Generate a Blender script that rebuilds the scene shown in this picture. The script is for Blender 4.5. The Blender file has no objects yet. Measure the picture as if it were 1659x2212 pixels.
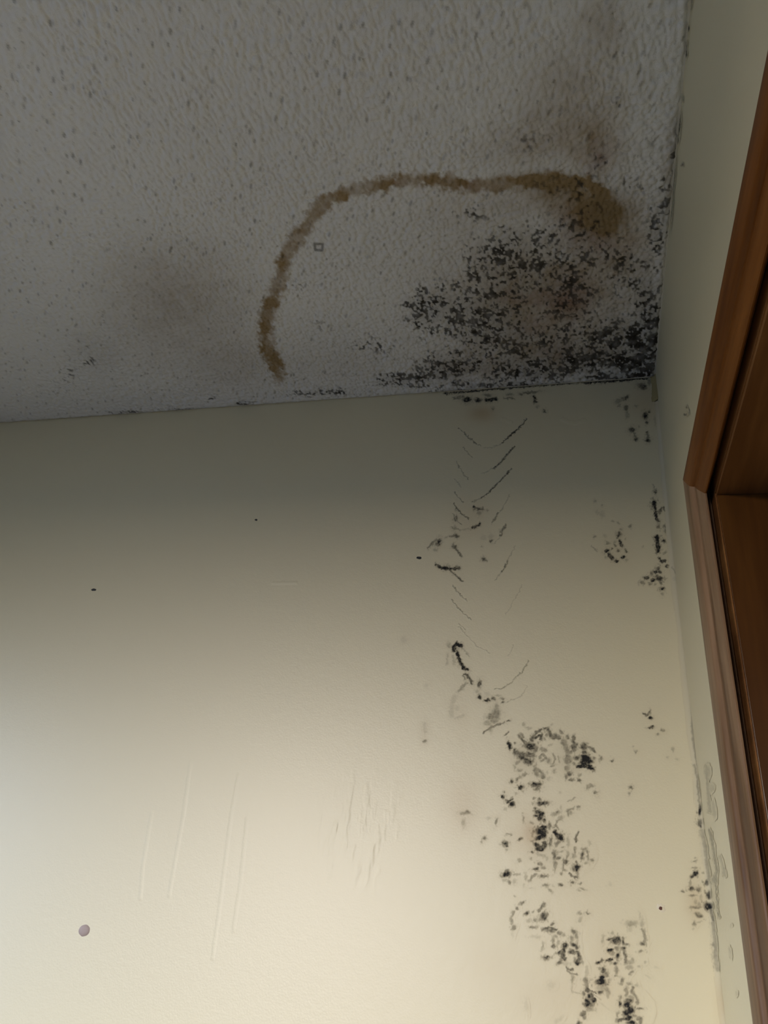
import bpy, bmesh, math
import numpy as np
from mathutils import Matrix, Vector

# ------------------------------------------------------------------ camera, sky, lamps, exposure
W, H = 1659, 2212
FPX = 1527.75
ROT = np.array([[0.9663159137, 0.2295095272, 0.1164428266],
                [-0.0258020312, 0.5365699970, -0.8434612578],
                [-0.2560621216, 0.8120455746, 0.5244179389]])      # rows: right, down, forward
CEIL = 2.4                       # ceiling height
EYE = np.array([0.0, 0.0, CEIL - 0.91609])
XR, YB = 0.14592, 1.0            # right wall plane, back wall plane
XL, YF = -2.35, -3.0              # the rest of the room

sc = bpy.context.scene
COL = sc.collection
cam_d = bpy.data.cameras.new('camera')
cam = bpy.data.objects.new('camera', cam_d)
COL.objects.link(cam)
r_, d_, f_ = ROT
cam.matrix_world = Matrix(((r_[0], -d_[0], -f_[0], EYE[0]), (r_[1], -d_[1], -f_[1], EYE[1]),
                           (r_[2], -d_[2], -f_[2], EYE[2]), (0, 0, 0, 1)))
cam_d.sensor_fit = 'HORIZONTAL'
cam_d.sensor_width = 36
cam_d.lens = 36 * FPX / W
cam_d.clip_start = 0.01
sc.camera = cam

SKY, GROUND = (0.66, 0.81, 1.06), (0.04, 0.05, 0.07)
world = bpy.data.worlds.new('daylight')
sc.world = world
world.use_nodes = True
wn = world.node_tree
wn.nodes.clear()
wo = wn.nodes.new('ShaderNodeOutputWorld')
wb = wn.nodes.new('ShaderNodeBackground')
wt = wn.nodes.new('ShaderNodeTexCoord')
ws = wn.nodes.new('ShaderNodeSeparateXYZ')
wr = wn.nodes.new('ShaderNodeValToRGB')
wr.color_ramp.elements[0].position = 0.47
wr.color_ramp.elements[0].color = (*GROUND, 1)
wr.color_ramp.elements[1].position = 0.56
wr.color_ramp.elements[1].color = (*SKY, 1)
wm = wn.nodes.new('ShaderNodeMath')
wm.operation = 'MULTIPLY_ADD'
wm.inputs[1].default_value = 0.5
wm.inputs[2].default_value = 0.5
wn.links.new(wt.outputs['Generated'], ws.inputs[0])
wn.links.new(ws.outputs[2], wm.inputs[0])
wn.links.new(wm.outputs[0], wr.inputs[0])
wn.links.new(wr.outputs[0], wb.inputs[0])
wn.links.new(wb.outputs[0], wo.inputs[0])
wb.inputs[1].default_value = 20.0

# openings: door (right wall) y0 y1 z0 z1, window (left wall) y0 y1 z0 z1, window (front wall) x0 x1 z0 z1
W1 = (-0.20, 0.674, 0.0, 1.930)
W2 = (-0.65, 0.50, 0.80, 2.02)
W3 = (-2.25, -0.75, 0.75, 2.32)


def portal(name, loc, rot, sx, sy):
    d = bpy.data.lights.new(name, 'AREA')
    d.shape = 'RECTANGLE'
    d.size, d.size_y = sx, sy
    d.cycles.is_portal = True
    o = bpy.data.objects.new(name, d)
    o.location, o.rotation_euler = loc, rot
    COL.objects.link(o)


portal('window_portal', (XL - 0.16, (W2[0] + W2[1]) / 2, (W2[2] + W2[3]) / 2), (0, math.radians(-90), 0), W2[3] - W2[2], W2[1] - W2[0])
portal('window_portal', ((W3[0] + W3[1]) / 2, YF - 0.16, (W3[2] + W3[3]) / 2), (math.radians(90), 0, 0), W3[1] - W3[0], W3[3] - W3[2])

# unseen warm area lamp added outside the front window to light the back wall
dl = bpy.data.lights.new('daylight', 'AREA')
dl.shape = 'RECTANGLE'
dl.size, dl.size_y = 1.8, 2.6
dl.energy = 1560
dl.color = (1.0, 0.81, 0.585)
do = bpy.data.objects.new('daylight', dl)
do.location, do.rotation_euler = (-3.25, -7.0, 3.62), (math.radians(75), 0, 0)
COL.objects.link(do)

sc.view_settings.view_transform = 'Standard'
sc.view_settings.look = 'None'
sc.view_settings.gamma = 1
sc.view_settings.use_curve_mapping = False
sc.view_settings.exposure = 0.10
sc.cycles.use_denoising = True
sc.cycles.max_bounces = 10
sc.cycles.diffuse_bounces = 6
sc.cycles.caustics_reflective = False
sc.cycles.caustics_refractive = False


# ------------------------------------------------------------------ numbers
def project(P):
    q = (P - EYE) @ ROT.T
    return 829.5 + FPX * q[..., 0] / q[..., 2], 1106 + FPX * q[..., 1] / q[..., 2]


def ray(px, py):
    return ROT.T @ np.array([(px - 829.5) / FPX, (py - 1106) / FPX, 1.0])


def on_back(px, py):
    d = ray(px, py)
    return EYE + d * (YB - EYE[1]) / d[1]


def on_right(px, py):
    d = ray(px, py)
    return EYE + d * (XR - EYE[0]) / d[0]


def on_ceiling(px, py):
    d = ray(px, py)
    return EYE + d * (CEIL - EYE[2]) / d[2]


def sstep(a, b, x):
    t = np.clip((x - a) / (b - a), 0, 1)
    return t * t * (3 - 2 * t)


def hash2(ix, iy, seed):
    h = (ix.astype(np.int64) * 374761393 + iy.astype(np.int64) * 668265263 + seed * 974711) & 0x7FFFFFFF
    h = ((h ^ (h >> 13)) * 1274126177) & 0x7FFFFFFF
    h = ((h ^ (h >> 16)) * 69069 + 12345) & 0x7FFFFFFF
    return (h ^ (h >> 15)).astype(np.float64) % 65536 / 65536.0


def vnoise(x, y, seed=0):
    ix, iy = np.floor(x), np.floor(y)
    fx, fy = x - ix, y - iy
    fx = fx * fx * (3 - 2 * fx)
    fy = fy * fy * (3 - 2 * fy)
    a, b = hash2(ix, iy, seed), hash2(ix + 1, iy, seed)
    c, d = hash2(ix, iy + 1, seed), hash2(ix + 1, iy + 1, seed)
    return (a * (1 - fx) + b * fx) * (1 - fy) + (c * (1 - fx) + d * fx) * fy


def fbm(x, y, seed=0, oct=3):
    s, a, t = 0, 1.0, 0
    for k in range(oct):
        s = s + a * vnoise(x * 2 ** k + 17.3 * k, y * 2 ** k - 9.1 * k, seed + 31 * k)
        t += a
        a *= 0.55
    return s / t


def lumps(x, y, cell, seed, fill=1.0):
    """rounded grains, one per cell: height 0..1"""
    gx, gy = x / cell, y / cell
    ix, iy = np.floor(gx), np.floor(gy)
    h = np.zeros_like(x)
    for dx in (-1, 0, 1):
        for dy in (-1, 0, 1):
            cx, cy = ix + dx, iy + dy
            ox, oy = hash2(cx, cy, seed), hash2(cx, cy, seed + 1)
            r = 0.35 + 0.45 * hash2(cx, cy, seed + 2)
            on = hash2(cx, cy, seed + 3) < fill
            d2 = ((gx - cx - ox) ** 2 + (gy - cy - oy) ** 2) / (r * r)
            h = np.maximum(h, np.where(on, np.sqrt(np.clip(1 - d2, 0, 1)) * r, 0))
    return h / 0.8


# ------------------------------------------------------------------ meshes
def link(name, me, mat, parent=None, smooth=True):
    o = bpy.data.objects.new(name, me)
    if mat:
        me.materials.append(mat)
    if smooth:
        me.polygons.foreach_set('use_smooth', np.ones(len(me.polygons), bool))
    COL.objects.link(o)
    if parent:
        o.parent = parent
    return o


def mesh_np(name, V, F, stain=None):
    me = bpy.data.meshes.new(name)
    n, m, k = len(V), len(F), F.shape[1]
    me.vertices.add(n)
    me.vertices.foreach_set('co', np.ascontiguousarray(V, np.float32).ravel())
    me.loops.add(m * k)
    me.loops.foreach_set('vertex_index', np.ascontiguousarray(F, np.int32).ravel())
    me.polygons.add(m)
    me.polygons.foreach_set('loop_start', np.arange(0, m * k, k, dtype=np.int32))
    me.update(calc_edges=True)
    if stain is not None:
        at = me.attributes.new('stain', 'FLOAT_COLOR', 'POINT')
        at.data.foreach_set('color', np.ascontiguousarray(stain, np.float32).ravel())
    return me


def grid_faces(nu, nv, flip=False):
    i = np.arange(nu * nv).reshape(nu, nv)
    a, b, c, d = i[:-1, :-1].ravel(), i[1:, :-1].ravel(), i[1:, 1:].ravel(), i[:-1, 1:].ravel()
    return np.stack((a, d, c, b) if flip else (a, b, c, d), 1)


def keep_faces(V, F, S, mask):
    F = F[mask]
    u, inv = np.unique(F, return_inverse=True)
    return V[u], inv.reshape(F.shape), S[u]


def bm_box(bm, x0, x1, y0, y1, z0, z1):
    v = [bm.verts.new(p) for p in ((x0, y0, z0), (x1, y0, z0), (x1, y1, z0), (x0, y1, z0),
                                   (x0, y0, z1), (x1, y0, z1), (x1, y1, z1), (x0, y1, z1))]
    for f in ((3, 2, 1, 0), (4, 5, 6, 7), (0, 1, 5, 4), (1, 2, 6, 5), (2, 3, 7, 6), (3, 0, 4, 7)):
        bm.faces.new([v[i] for i in f])


def obj_bm(name, bm, mat, parent=None, bevel=0, smooth=False):
    if bevel:
        bmesh.ops.bevel(bm, geom=bm.edges[:], offset=bevel, segments=2, affect='EDGES', profile=0.6)
    bmesh.ops.recalc_face_normals(bm, faces=bm.faces[:])
    me = bpy.data.meshes.new(name)
    bm.to_mesh(me)
    bm.free()
    return link(name, me, mat, parent, smooth)


def boxes(name, bl, mat, parent=None, bevel=0):
    bm = bmesh.new()
    for b in bl:
        bm_box(bm, *b)
    return obj_bm(name, bm, mat, parent, bevel)


def structure(o, label):
    o['kind'] = 'structure'
    o['label'] = label
    return o


def thing(o, label, cat, group=None):
    o['label'], o['category'] = label, cat
    if group:
        o['group'] = group
    return o


# ------------------------------------------------------------------ materials
class NT:
    def __init__(self, name):
        self.m = bpy.data.materials.new(name)
        self.m.use_nodes = True
        self.t = self.m.node_tree
        self.t.nodes.clear()
        self.out = self.t.nodes.new('ShaderNodeOutputMaterial')
        self.b = self.t.nodes.new('ShaderNodeBsdfPrincipled')
        self.t.links.new(self.b.outputs[0], self.out.inputs[0])

    def n(self, kind, **kw):
        x = self.t.nodes.new('ShaderNode' + kind)
        for k, v in kw.items():
            setattr(x, k, v)
        return x

    def l(self, a, b):
        self.t.links.new(a, b)

    def mix(self, fac, a, b, mode='MIX'):
        x = self.n('Mix', data_type='RGBA', blend_type=mode)
        for s, v in ((0, fac), (6, a), (7, b)):
            if isinstance(v, (int, float)):
                x.inputs[s].default_value = v
            elif isinstance(v, tuple):
                x.inputs[s].default_value = (*v, 1)
            else:
                self.l(v, x.inputs[s])
        return x.outputs[2]

    def math(self, op, a, b):
        x = self.n('Math', operation=op)
        for s, v in ((0, a), (1, b)):
            if isinstance(v, (int, float)):
                x.inputs[s].default_value = v
            else:
                self.l(v, x.inputs[s])
        return x.outputs[0]

    def noise(self, scale, detail=2, vec=None, rough=0.5):
        x = self.n('TexNoise')
        x.inputs['Scale'].default_value = scale
        x.inputs['Detail'].default_value = detail
        x.inputs['Roughness'].default_value = rough
        if vec is not None:
            self.l(vec, x.inputs['Vector'])
        return x.outputs[0]

    def ramp(self, x, stops):
        r = self.n('ValToRGB')
        e = r.color_ramp.elements
        while len(e) < len(stops):
            e.new(0.5)
        for k, (p, c) in enumerate(stops):
            e[k].position = p
            e[k].color = (*c, 1)
        self.l(x, r.inputs[0])
        return r.outputs[0]

    def bump(self, h, strength, dist):
        x = self.n('Bump')
        x.inputs['Strength'].default_value = strength
        x.inputs['Distance'].default_value = dist
        self.l(h, x.inputs['Height'])
        self.l(x.outputs[0], self.b.inputs['Normal'])


def pos(t):
    return t.n('NewGeometry').outputs['Position']


def mat_paint(name, base, rough, bump, spec=0.5):
    """satin wall paint; stain.r mold, stain.g tan damp stain, stain.b rusty tint"""
    t = NT(name)
    p = pos(t)
    at = t.n('Attribute', attribute_name='stain')
    sp = t.n('SeparateColor')
    t.l(at.outputs['Color'], sp.inputs[0])
    big = t.noise(3.0, 3, p)
    c = t.mix(t.math('MULTIPLY', big, 0.25), base, tuple(v * 0.93 for v in base))
    c = t.mix(sp.outputs[1], c, (0.40, 0.27, 0.12))
    c = t.mix(sp.outputs[2], c, (0.30, 0.12, 0.04))
    c = t.mix(sp.outputs[0], c, (0.020, 0.0195, 0.019))
    t.l(c, t.b.inputs['Base Color'])
    r = t.math('ADD', t.math('MULTIPLY', sp.outputs[0], 0.35), rough)
    t.l(r, t.b.inputs['Roughness'])
    t.b.inputs['IOR'].default_value = 1.85
    t.l(t.math('SUBTRACT', spec, t.math('MULTIPLY', sp.outputs[0], spec * 0.9)), t.b.inputs['Specular IOR Level'])
    h = t.math('ADD', t.noise(420, 2, p), t.math('MULTIPLY', t.noise(90, 2, p), 1.5))
    t.bump(h, bump, 0.0006)
    return t.m


def mat_popcorn(name):
    t = NT(name)
    p = pos(t)
    at = t.n('Attribute', attribute_name='stain')
    sp = t.n('SeparateColor')
    t.l(at.outputs['Color'], sp.inputs[0])
    c = t.mix(t.noise(5, 3, p), (0.64, 0.645, 0.65), (0.72, 0.725, 0.725))
    c = t.mix(sp.outputs[1], c, (0.255, 0.170, 0.068))
    c = t.mix(sp.outputs[2], c, (0.20, 0.075, 0.04))
    c = t.mix(sp.outputs[0], c, (0.020, 0.0155, 0.010))
    t.l(c, t.b.inputs['Base Color'])
    t.b.inputs['Roughness'].default_value = 0.85
    t.bump(t.noise(700, 2, p), 0.5, 0.0008)
    return t.m


def mat_wood(name, scale, dark, mid, light, worn, rough=0.38, spec=0.3):
    t = NT(name)
    p = pos(t)
    mp = t.n('Mapping')
    mp.inputs['Scale'].default_value = scale
    t.l(p, mp.inputs['Vector'])
    g = t.noise(1.0, 5, mp.outputs[0], 0.6)
    c = t.ramp(g, [(0.30, dark), (0.52, mid), (0.72, light)])
    mp2 = t.n('Mapping')
    mp2.inputs['Scale'].default_value = tuple(s * 5 for s in scale)
    t.l(p, mp2.inputs['Vector'])
    f = t.noise(1.0, 3, mp2.outputs[0])
    c = t.mix(t.math('MULTIPLY', f, 0.5), c, dark)
    if worn:
        mp3 = t.n('Mapping')
        mp3.inputs['Scale'].default_value = tuple(s * 0.45 for s in scale)
        t.l(p, mp3.inputs['Vector'])
        w = t.ramp(t.noise(1.3, 4, mp3.outputs[0], 0.65), [(0.42, (0, 0, 0)), (0.62, (1, 1, 1))])
        wv = t.n('RGBToBW')
        t.l(w, wv.inputs[0])
        c = t.mix(t.math('MULTIPLY', wv.outputs[0], worn), c, (0.32, 0.205, 0.12))
    t.l(c, t.b.inputs['Base Color'])
    t.b.inputs['Roughness'].default_value = rough
    t.b.inputs['Specular IOR Level'].default_value = spec
    t.bump(f, 0.25, 0.0005)
    return t.m


def mat_plain(name, c, rough=0.6, var=0.15, scale=40):
    t = NT(name)
    n = t.noise(scale, 3, pos(t))
    t.l(t.mix(t.math('MULTIPLY', n, var), c, tuple(v * 0.6 for v in c)), t.b.inputs['Base Color'])
    t.b.inputs['Roughness'].default_value = rough
    return t.m


def mat_glass(name):
    t = NT(name)
    tr = t.n('BsdfTransparent')
    gl = t.n('BsdfGlossy')
    gl.inputs['Roughness'].default_value = 0.02
    fr = t.n('Fresnel')
    fr.inputs[0].default_value = 1.45
    mx = t.n('MixShader')
    t.l(fr.outputs[0], mx.inputs[0])
    t.l(tr.outputs[0], mx.inputs[1])
    t.l(gl.outputs[0], mx.inputs[2])
    t.l(mx.outputs[0], t.out.inputs[0])
    t.t.nodes.remove(t.b)
    return t.m


CREAM = (0.62, 0.56, 0.375)
M_WALL = mat_paint('cream_satin_paint', CREAM, 0.46, 0.20)
M_BEAD = mat_paint('matte_caulk_paint', (0.58, 0.52, 0.36), 0.75, 0.20, 0.1)
M_POP = mat_popcorn('popcorn_plaster')
M_WALL2 = mat_plain('slate_blue_paint', (0.10, 0.13, 0.17), 0.7)
M_SLAB = mat_plain('ceiling_board', (0.62, 0.615, 0.59), 0.85)
M_CAULK = mat_plain('yellowed_caulk', (0.36, 0.29, 0.13), 0.5, 0.5, 150)
M_HEAD = mat_wood('stained_wood_along', (45, 3.0, 45), (0.085, 0.026, 0.004), (0.19, 0.066, 0.011), (0.28, 0.11, 0.024), 0.0, 0.42, 0.1)
M_SIDE = mat_wood('stained_wood_worn', (45, 45, 3.0), (0.070, 0.035, 0.015), (0.15, 0.078, 0.034), (0.24, 0.14, 0.07), 0.85, 0.42, 0.2)
M_JAMB = mat_wood('dark_stained_wood', (18, 18, 1.6), (0.028, 0.009, 0.002), (0.085, 0.032, 0.006), (0.15, 0.062, 0.012), 0.0, 0.33)
M_HJAMB = mat_wood('dark_stained_wood_along', (18, 1.6, 18), (0.07, 0.026, 0.007), (0.20, 0.085, 0.026), (0.36, 0.17, 0.055), 0.0, 0.33)
M_GLASS = mat_glass('clear_glass')
M_FLOOR = mat_plain('grey_carpet', (0.125, 0.145, 0.18), 0.95, 0.4, 300)
M_PLUG = mat_plain('mauve_plastic', (0.37, 0.29, 0.265), 0.6, 0.2, 400)
M_FILL = mat_plain('pale_filler', (0.66, 0.60, 0.46), 0.6, 0.1, 400)
M_RUST = mat_plain('rusty_steel', (0.10, 0.03, 0.018), 0.6, 0.5, 800)

# ------------------------------------------------------------------ where the mold and the stains are
# blobs (x, y, rx[, ry[, degrees]], strength) and strokes ([(x, y), ...], width, strength), measured in views of the wall (x0, y0, scale)
CREASES = (860, 860, 3.318, [
    ([(430, 215), (480, 260), (540, 310), (590, 345)], 7, .6), ([(920, 150), (870, 210), (810, 265), (745, 322)], 11, .8),
    ([(745, 322), (690, 350), (620, 358)], 6, .3), ([(830, 350), (780, 410), (730, 465), (685, 505)], 9, .75), ([(685, 505), (600, 545)], 6, .25),
    ([(810, 505), (760, 565), (700, 625), (640, 685), (600, 715)], 9, .75), ([(600, 715), (530, 745)], 8, .4), ([(465, 355), (500, 395), (530, 425)], 5, .4),
    ([(415, 460), (460, 530), (505, 585)], 6, .45), ([(405, 580), (450, 640)], 5, .3), ([(400, 675), (430, 710), (465, 750)], 7, .45),
    ([(400, 750), (425, 800), (470, 840), (505, 865)], 9, .6), ([(390, 830), (415, 870), (450, 905)], 8, .5), ([(720, 830), (670, 895)], 10, .55),
    ([(800, 690), (740, 800), (715, 840)], 6, .3), ([(775, 905), (745, 950), (735, 990)], 11, .6), ([(735, 990), (690, 1040)], 6, .25),
    ([(840, 1060), (780, 1180), (735, 1255), (690, 1310)], 5, .3), ([(785, 1170), (745, 1245)], 9, .6), ([(390, 1345), (440, 1410), (490, 1450)], 6, .42),
    ([(385, 1445), (430, 1505), (520, 1590)], 6, .45), ([(890, 1340), (840, 1430), (765, 1555)], 4, .22), ([(430, 1615), (480, 1665)], 5, .3),
    ([(935, 1880), (890, 1960), (820, 2030), (755, 2080), (690, 2090)], 6, .4), ([(920, 2070), (880, 2140), (780, 2180)], 5, .25),
    ([(430, 1640), (500, 1710), (560, 1780), (660, 1830)], 4, .25), ([(830, 1770), (790, 1850)], 4, .2)])
STREAK = (860, 860, 3.318, [
    (410, 865, 14, .75), (425, 800, 10, .5), ([(540, 780), (575, 795), (605, 795)], 14, .75), (580, 825, 14, .4), (545, 800, 9, .5), (640, 808, 7, .45),
    ([(530, 930), (570, 918), (588, 900)], 13, .8), ([(380, 925), (440, 945)], 9, .4), (405, 930, 14, .35), (415, 985, 18, 11, 10, .75), ([(370, 990), (435, 985)], 8, .5),
    ([(430, 945), (530, 940)], 5, .2), ([(215, 1078), (250, 1035), (280, 1018)], 11, .55), (292, 1035, 14, 24, 15, .8), (272, 1050, 12, .55), (268, 1090, 14, 8, 0, .3),
    (345, 998, 14, 7, -30, .3), ([(390, 1045), (420, 1085), (455, 1140)], 11, .6), (403, 1065, 14, .65), (148, 1144, 3, .1),
    ([(270, 1190), (310, 1215), (360, 1222), (440, 1220)], 16, .8), (345, 1218, 28, 14, 8, .95), ([(370, 1235), (410, 1270), (460, 1312)], 9, .7), (425, 1215, 14, .5),
    (665, 1025, 11, .65), (612, 1152, 13, .75), ([(612, 1152), (635, 1170)], 9, .5), (600, 1068, 8, .3), (740, 960, 10, .55), (610, 1000, 18, .12), (665, 990, 18, .15)])
TOP = (860, 860, 3.318, [
    ([(330, -32), (900, -82), (1300, -112), (1790, -150)], 11, .8), ([(1350, -112), (1790, -146)], 18, .9),
    (495, 12, 30, 17, 0, .95), (575, 14, 24, 13, 0, .85), ([(630, 14), (700, 6)], 22, .9), (680, 78, 10, .45), ([(975, -10), (985, 28)], 20, .85), (1050, 93, 11, .65),
    ([(400, 2), (470, -8)], 14, .5), ([(760, 0), (830, 2)], 9, .5), (640, -20, 30, 9, 0, .5), (880, -30, 14, 8, 0, .6), (800, -25, 20, 8, 0, .5), (950, -40, 60, 8, -6, .55), (1000, 60, 9, .35)])
UPPER_CORNER = (1300, 560, 3.95, [
    (345, 1085, 34, 22, 20, .75), (360, 1075, 14, .6), (475, 1112, 15, 22, 0, .95), (450, 1140, 18, 14, 0, .55), (405, 1050, 14, 30, 0, .5), (425, 985, 9, .2), (470, 1060, 7, 40, -5, .5),
    (210, 1180, 15, .8), (140, 1215, 26, 16, -20, .4), (180, 1195, 18, 12, 0, .5), (150, 1245, 14, .35), (290, 1255, 12, .3), (205, 1270, 17, 18, 0, .75), (215, 1325, 14, 30, 0, .35),
    (372, 1335, 19, 28, 0, .9), (380, 1392, 12, 14, 0, .7), (405, 1300, 13, 11, 0, .7), (255, 1455, 24, 22, 0, .75), (290, 1535, 17, 15, 0, .8),
    ([(265, 1465), (292, 1530)], 15, .5), ([(385, 1475), (390, 1545)], 18, .6), (393, 1545, 20, 18, 0, .85), (320, 1425, 8, .4), (455, 1380, 8, 40, -5, .2)])
OVAL = (1220, 880, 5.027, [
    (330, 1015, 14, .35), (412, 1065, 11, .3), (350, 1140, 20, .18), (405, 1160, 28, .18), (525, 1235, 11, .35), (580, 1260, 13, .35), (712, 1290, 14, .45), (605, 1325, 16, 12, 0, .4),
    (590, 1380, 22, 26, 0, .75), (572, 1415, 12, .6), ([(590, 1450), (625, 1510)], 26, .8), (660, 1540, 11, .4), (453, 1558, 25, 17, -30, .95), ([(480, 1600), (515, 1640)], 36, .85),
    (562, 1672, 22, 15, 0, .98), (635, 1628, 18, 15, 0, .88), (668, 1565, 13, 16, 0, .7), (580, 1552, 13, .75), (518, 1532, 10, .65), (548, 1508, 16, 12, 40, .6), (540, 1470, 16, .35),
    (468, 1475, 22, 15, 0, .4), (440, 1400, 16, .2), (320, 1405, 15, .4), ([(290, 1510), (350, 1560)], 9, .35), (440, 1630, 12, .3), (660, 1430, 9, .3), (665, 1660, 14, .3)])
STRIP = (1220, 880, 5.027, [
    ([(955, 840), (965, 890)], 11, .35), (980, 917, 17, .85), (960, 990, 9, .5), (970, 1045, 26, 34, 10, .98), ([(975, 1080), (985, 1150), (1010, 1230)], 28, .9), (1015, 1235, 19, 13, 0, .75),
    ([(985, 1130), (1030, 1140), (1050, 1090)], 20, .65), ([(1075, 1090), (1110, 1150)], 18, .6), (1090, 1025, 13, .3), (1020, 1300, 17, 19, 0, .65), (1085, 1290, 18, .5), (1120, 1290, 14, .45),
    (1100, 1340, 18, 28, 0, .45), (1045, 1390, 10, .4), ([(1000, 1405), (1005, 1480), (1015, 1560)], 38, .97), (985, 1460, 14, .6), (1076, 1452, 16, 19, 0, .85), ([(1070, 1590), (1110, 1570)], 15, .4),
    ([(1030, 1645), (1060, 1675), (1095, 1670)], 26, .82), (1035, 1640, 14, .6), (1110, 1727, 17, 12, 0, .8), (1015, 1755, 22, 26, 0, .8), (990, 1785, 24, 14, -20, .8), (1032, 1785, 18, .75),
    (890, 1850, 30, 16, -10, .9), (945, 1805, 18, .55), (840, 1905, 26, 17, 0, .55), (1025, 1860, 40, 24, 10, .92), (960, 1878, 24, 18, -30, .88), (1000, 1835, 20, .7), (1045, 1905, 15, .65),
    (925, 1915, 22, 14, 20, .5), (985, 1925, 14, .35), (1053, 1970, 21, 17, 0, .92), (1065, 2030, 18, .35), (845, 1510, 8, .25)])
BRANCH = (860, 1340, 3.318, [
    ([(400, 215), (395, 190), (422, 165), (452, 188)], 20, .97), (405, 205, 15, .9), ([(425, 230), (440, 290), (468, 342), (502, 352)], 17, .97), (450, 320, 12, .8), (365, 178, 13, 18, 0, .3),
    ([(355, 240), (350, 310)], 12, .22), ([(395, 260), (405, 310)], 14, .25), ([(470, 200), (510, 260)], 8, .3), ([(475, 385), (492, 390), (525, 440), (528, 460)], 15, .7), ([(470, 400), (480, 425)], 10, .5),
    (582, 455, 13, 24, 5, .75), ([(490, 450), (450, 495), (435, 510)], 16, .35), ([(405, 545), (385, 620), (378, 690)], 26, .14), ([(410, 700), (470, 680)], 14, .14), (420, 630, 16, .12),
    (588, 548, 13, .85), (570, 510, 14, .25), (638, 572, 17, 10, 0, .9), (682, 562, 13, 10, 0, .7), (748, 562, 16, 8, 0, .6), (752, 588, 11, 8, 0, .6), (715, 540, 20, 6, 0, .25), (640, 530, 20, .12),
    (700, 675, 30, 42, 10, .45), (708, 620, 14, 24, 0, .4), (662, 692, 26, 18, -10, .5), (640, 740, 22, 18, 0, .32), (690, 720, 24, 14, 0, .45), ([(610, 805), (660, 775), (720, 745), (760, 735)], 10, .55), (790, 722, 15, 8, -25, .7),
    ([(760, 825), (795, 800)], 10, .6), ([(190, 740), (190, 800)], 22, .14), (190, 865, 15, 9, -15, .5), (205, 465, 14, .1), (40, 145, 20, .1), (665, 770, 8, 24, 0, .4)])
CAP = (860, 1340, 3.318, [
    (795, 900, 11, 28, -10, .9), (835, 930, 12, .7), (838, 880, 9, .5), ([(870, 830), (910, 880), (940, 900)], 14, .65), ([(880, 815), (900, 840)], 10, .5), (950, 905, 35, 26, 0, .85), (980, 920, 18, 30, 0, .6),
    ([(840, 945), (900, 965), (965, 965)], 34, .65), (890, 985, 30, 16, 15, .7), (930, 1010, 36, 20, 20, .85), (960, 850, 14, 20, 30, .7), ([(960, 850), (990, 805), (1025, 785)], 15, .7), ([(985, 840), (1030, 820), (1025, 855)], 15, .7),
    (1050, 778, 14, 9, 0, .7), ([(1075, 785), (1098, 830)], 26, .65), (1065, 825, 12, .5), (1048, 850, 8, .4), ([(1110, 840), (1160, 840)], 20, .65), (1128, 825, 14, .6), (1168, 800, 18, 12, 60, .5), ([(1180, 870), (1210, 920), (1222, 980)], 32, .5),
    ([(1190, 860), (1175, 890)], 10, .4), (1215, 840, 9, 16, 0, .6), ([(1255, 835), (1262, 930)], 22, .65), (1262, 900, 24, 20, 0, .65), (1240, 945, 14, .5), (1330, 905, 22, 26, 0, .7), ([(1318, 892), (1380, 912), (1410, 945)], 14, .6),
    (1345, 990, 36, 26, 20, .98), (1370, 1015, 26, 16, 0, .9), (1330, 1020, 26, 20, 0, .95), ([(1290, 1052), (1345, 1040), (1392, 1062)], 28, .92), (1280, 988, 20, 14, -15, .7), (1332, 945, 16, 12, 0, .75), (1405, 990, 12, .5),
    (1220, 1000, 26, 30, 0, .5), (1260, 1030, 18, 10, 0, .5), (1210, 1060, 16, 24, 0, .5), (1225, 1100, 18, 16, 0, .65), (1205, 1120, 10, 16, 0, .5), (1240, 1142, 18, 8, 0, .75), (1295, 1148, 14, 10, 0, .7), (1300, 1110, 10, .4),
    (1040, 930, 26, 12, 30, .45), (1050, 925, 10, .5), ([(1010, 985), (1040, 960), (1062, 1000)], 14, .45), (1035, 1000, 18, 8, 0, .4), (1080, 1005, 14, 16, 0, .45), (1090, 890, 12, 8, 0, .3), ([(1110, 955), (1120, 1000), (1108, 1030)], 10, .4),
    ([(1150, 975), (1155, 1020)], 9, .35), (1110, 1045, 18, 8, -20, .45), (1120, 1080, 12, .35), (990, 1085, 16, 36, -15, .5), ([(985, 1060), (1030, 1090), (1040, 1130)], 12, .5), (1040, 1112, 16, 22, 0, .5), (860, 1020, 14, .4), (870, 1075, 16, 10, 0, .35),
    (835, 1050, 7, 16, 0, .35), (905, 1105, 18, 9, -30, .45), (870, 1125, 20, 9, -30, .35), (850, 1145, 11, .55), (810, 1155, 13, 11, 0, .7), (880, 1197, 20, 17, 0, .95), (975, 1180, 22, 14, 0, .8), (1005, 1185, 22, 20, 0, .8), (995, 1210, 16, 10, 0, .6),
    (940, 1170, 10, .4), (1080, 1135, 14, .2), (1530, 1005, 13, .65), (1450, 992, 10, 16, 0, .5), (1385, 1185, 18, 10, 0, .45), (1362, 1195, 14, .45), (1418, 1238, 13, .5), (1440, 970, 7, .4), (1100, 750, 9, .3), (900, 748, 12, 9, 0, .3), (940, 775, 18, 8, 0, .25),
    (1210, 990, 90, 130, 0, .07), (900, 1000, 90, 110, 0, .07)])
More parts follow.
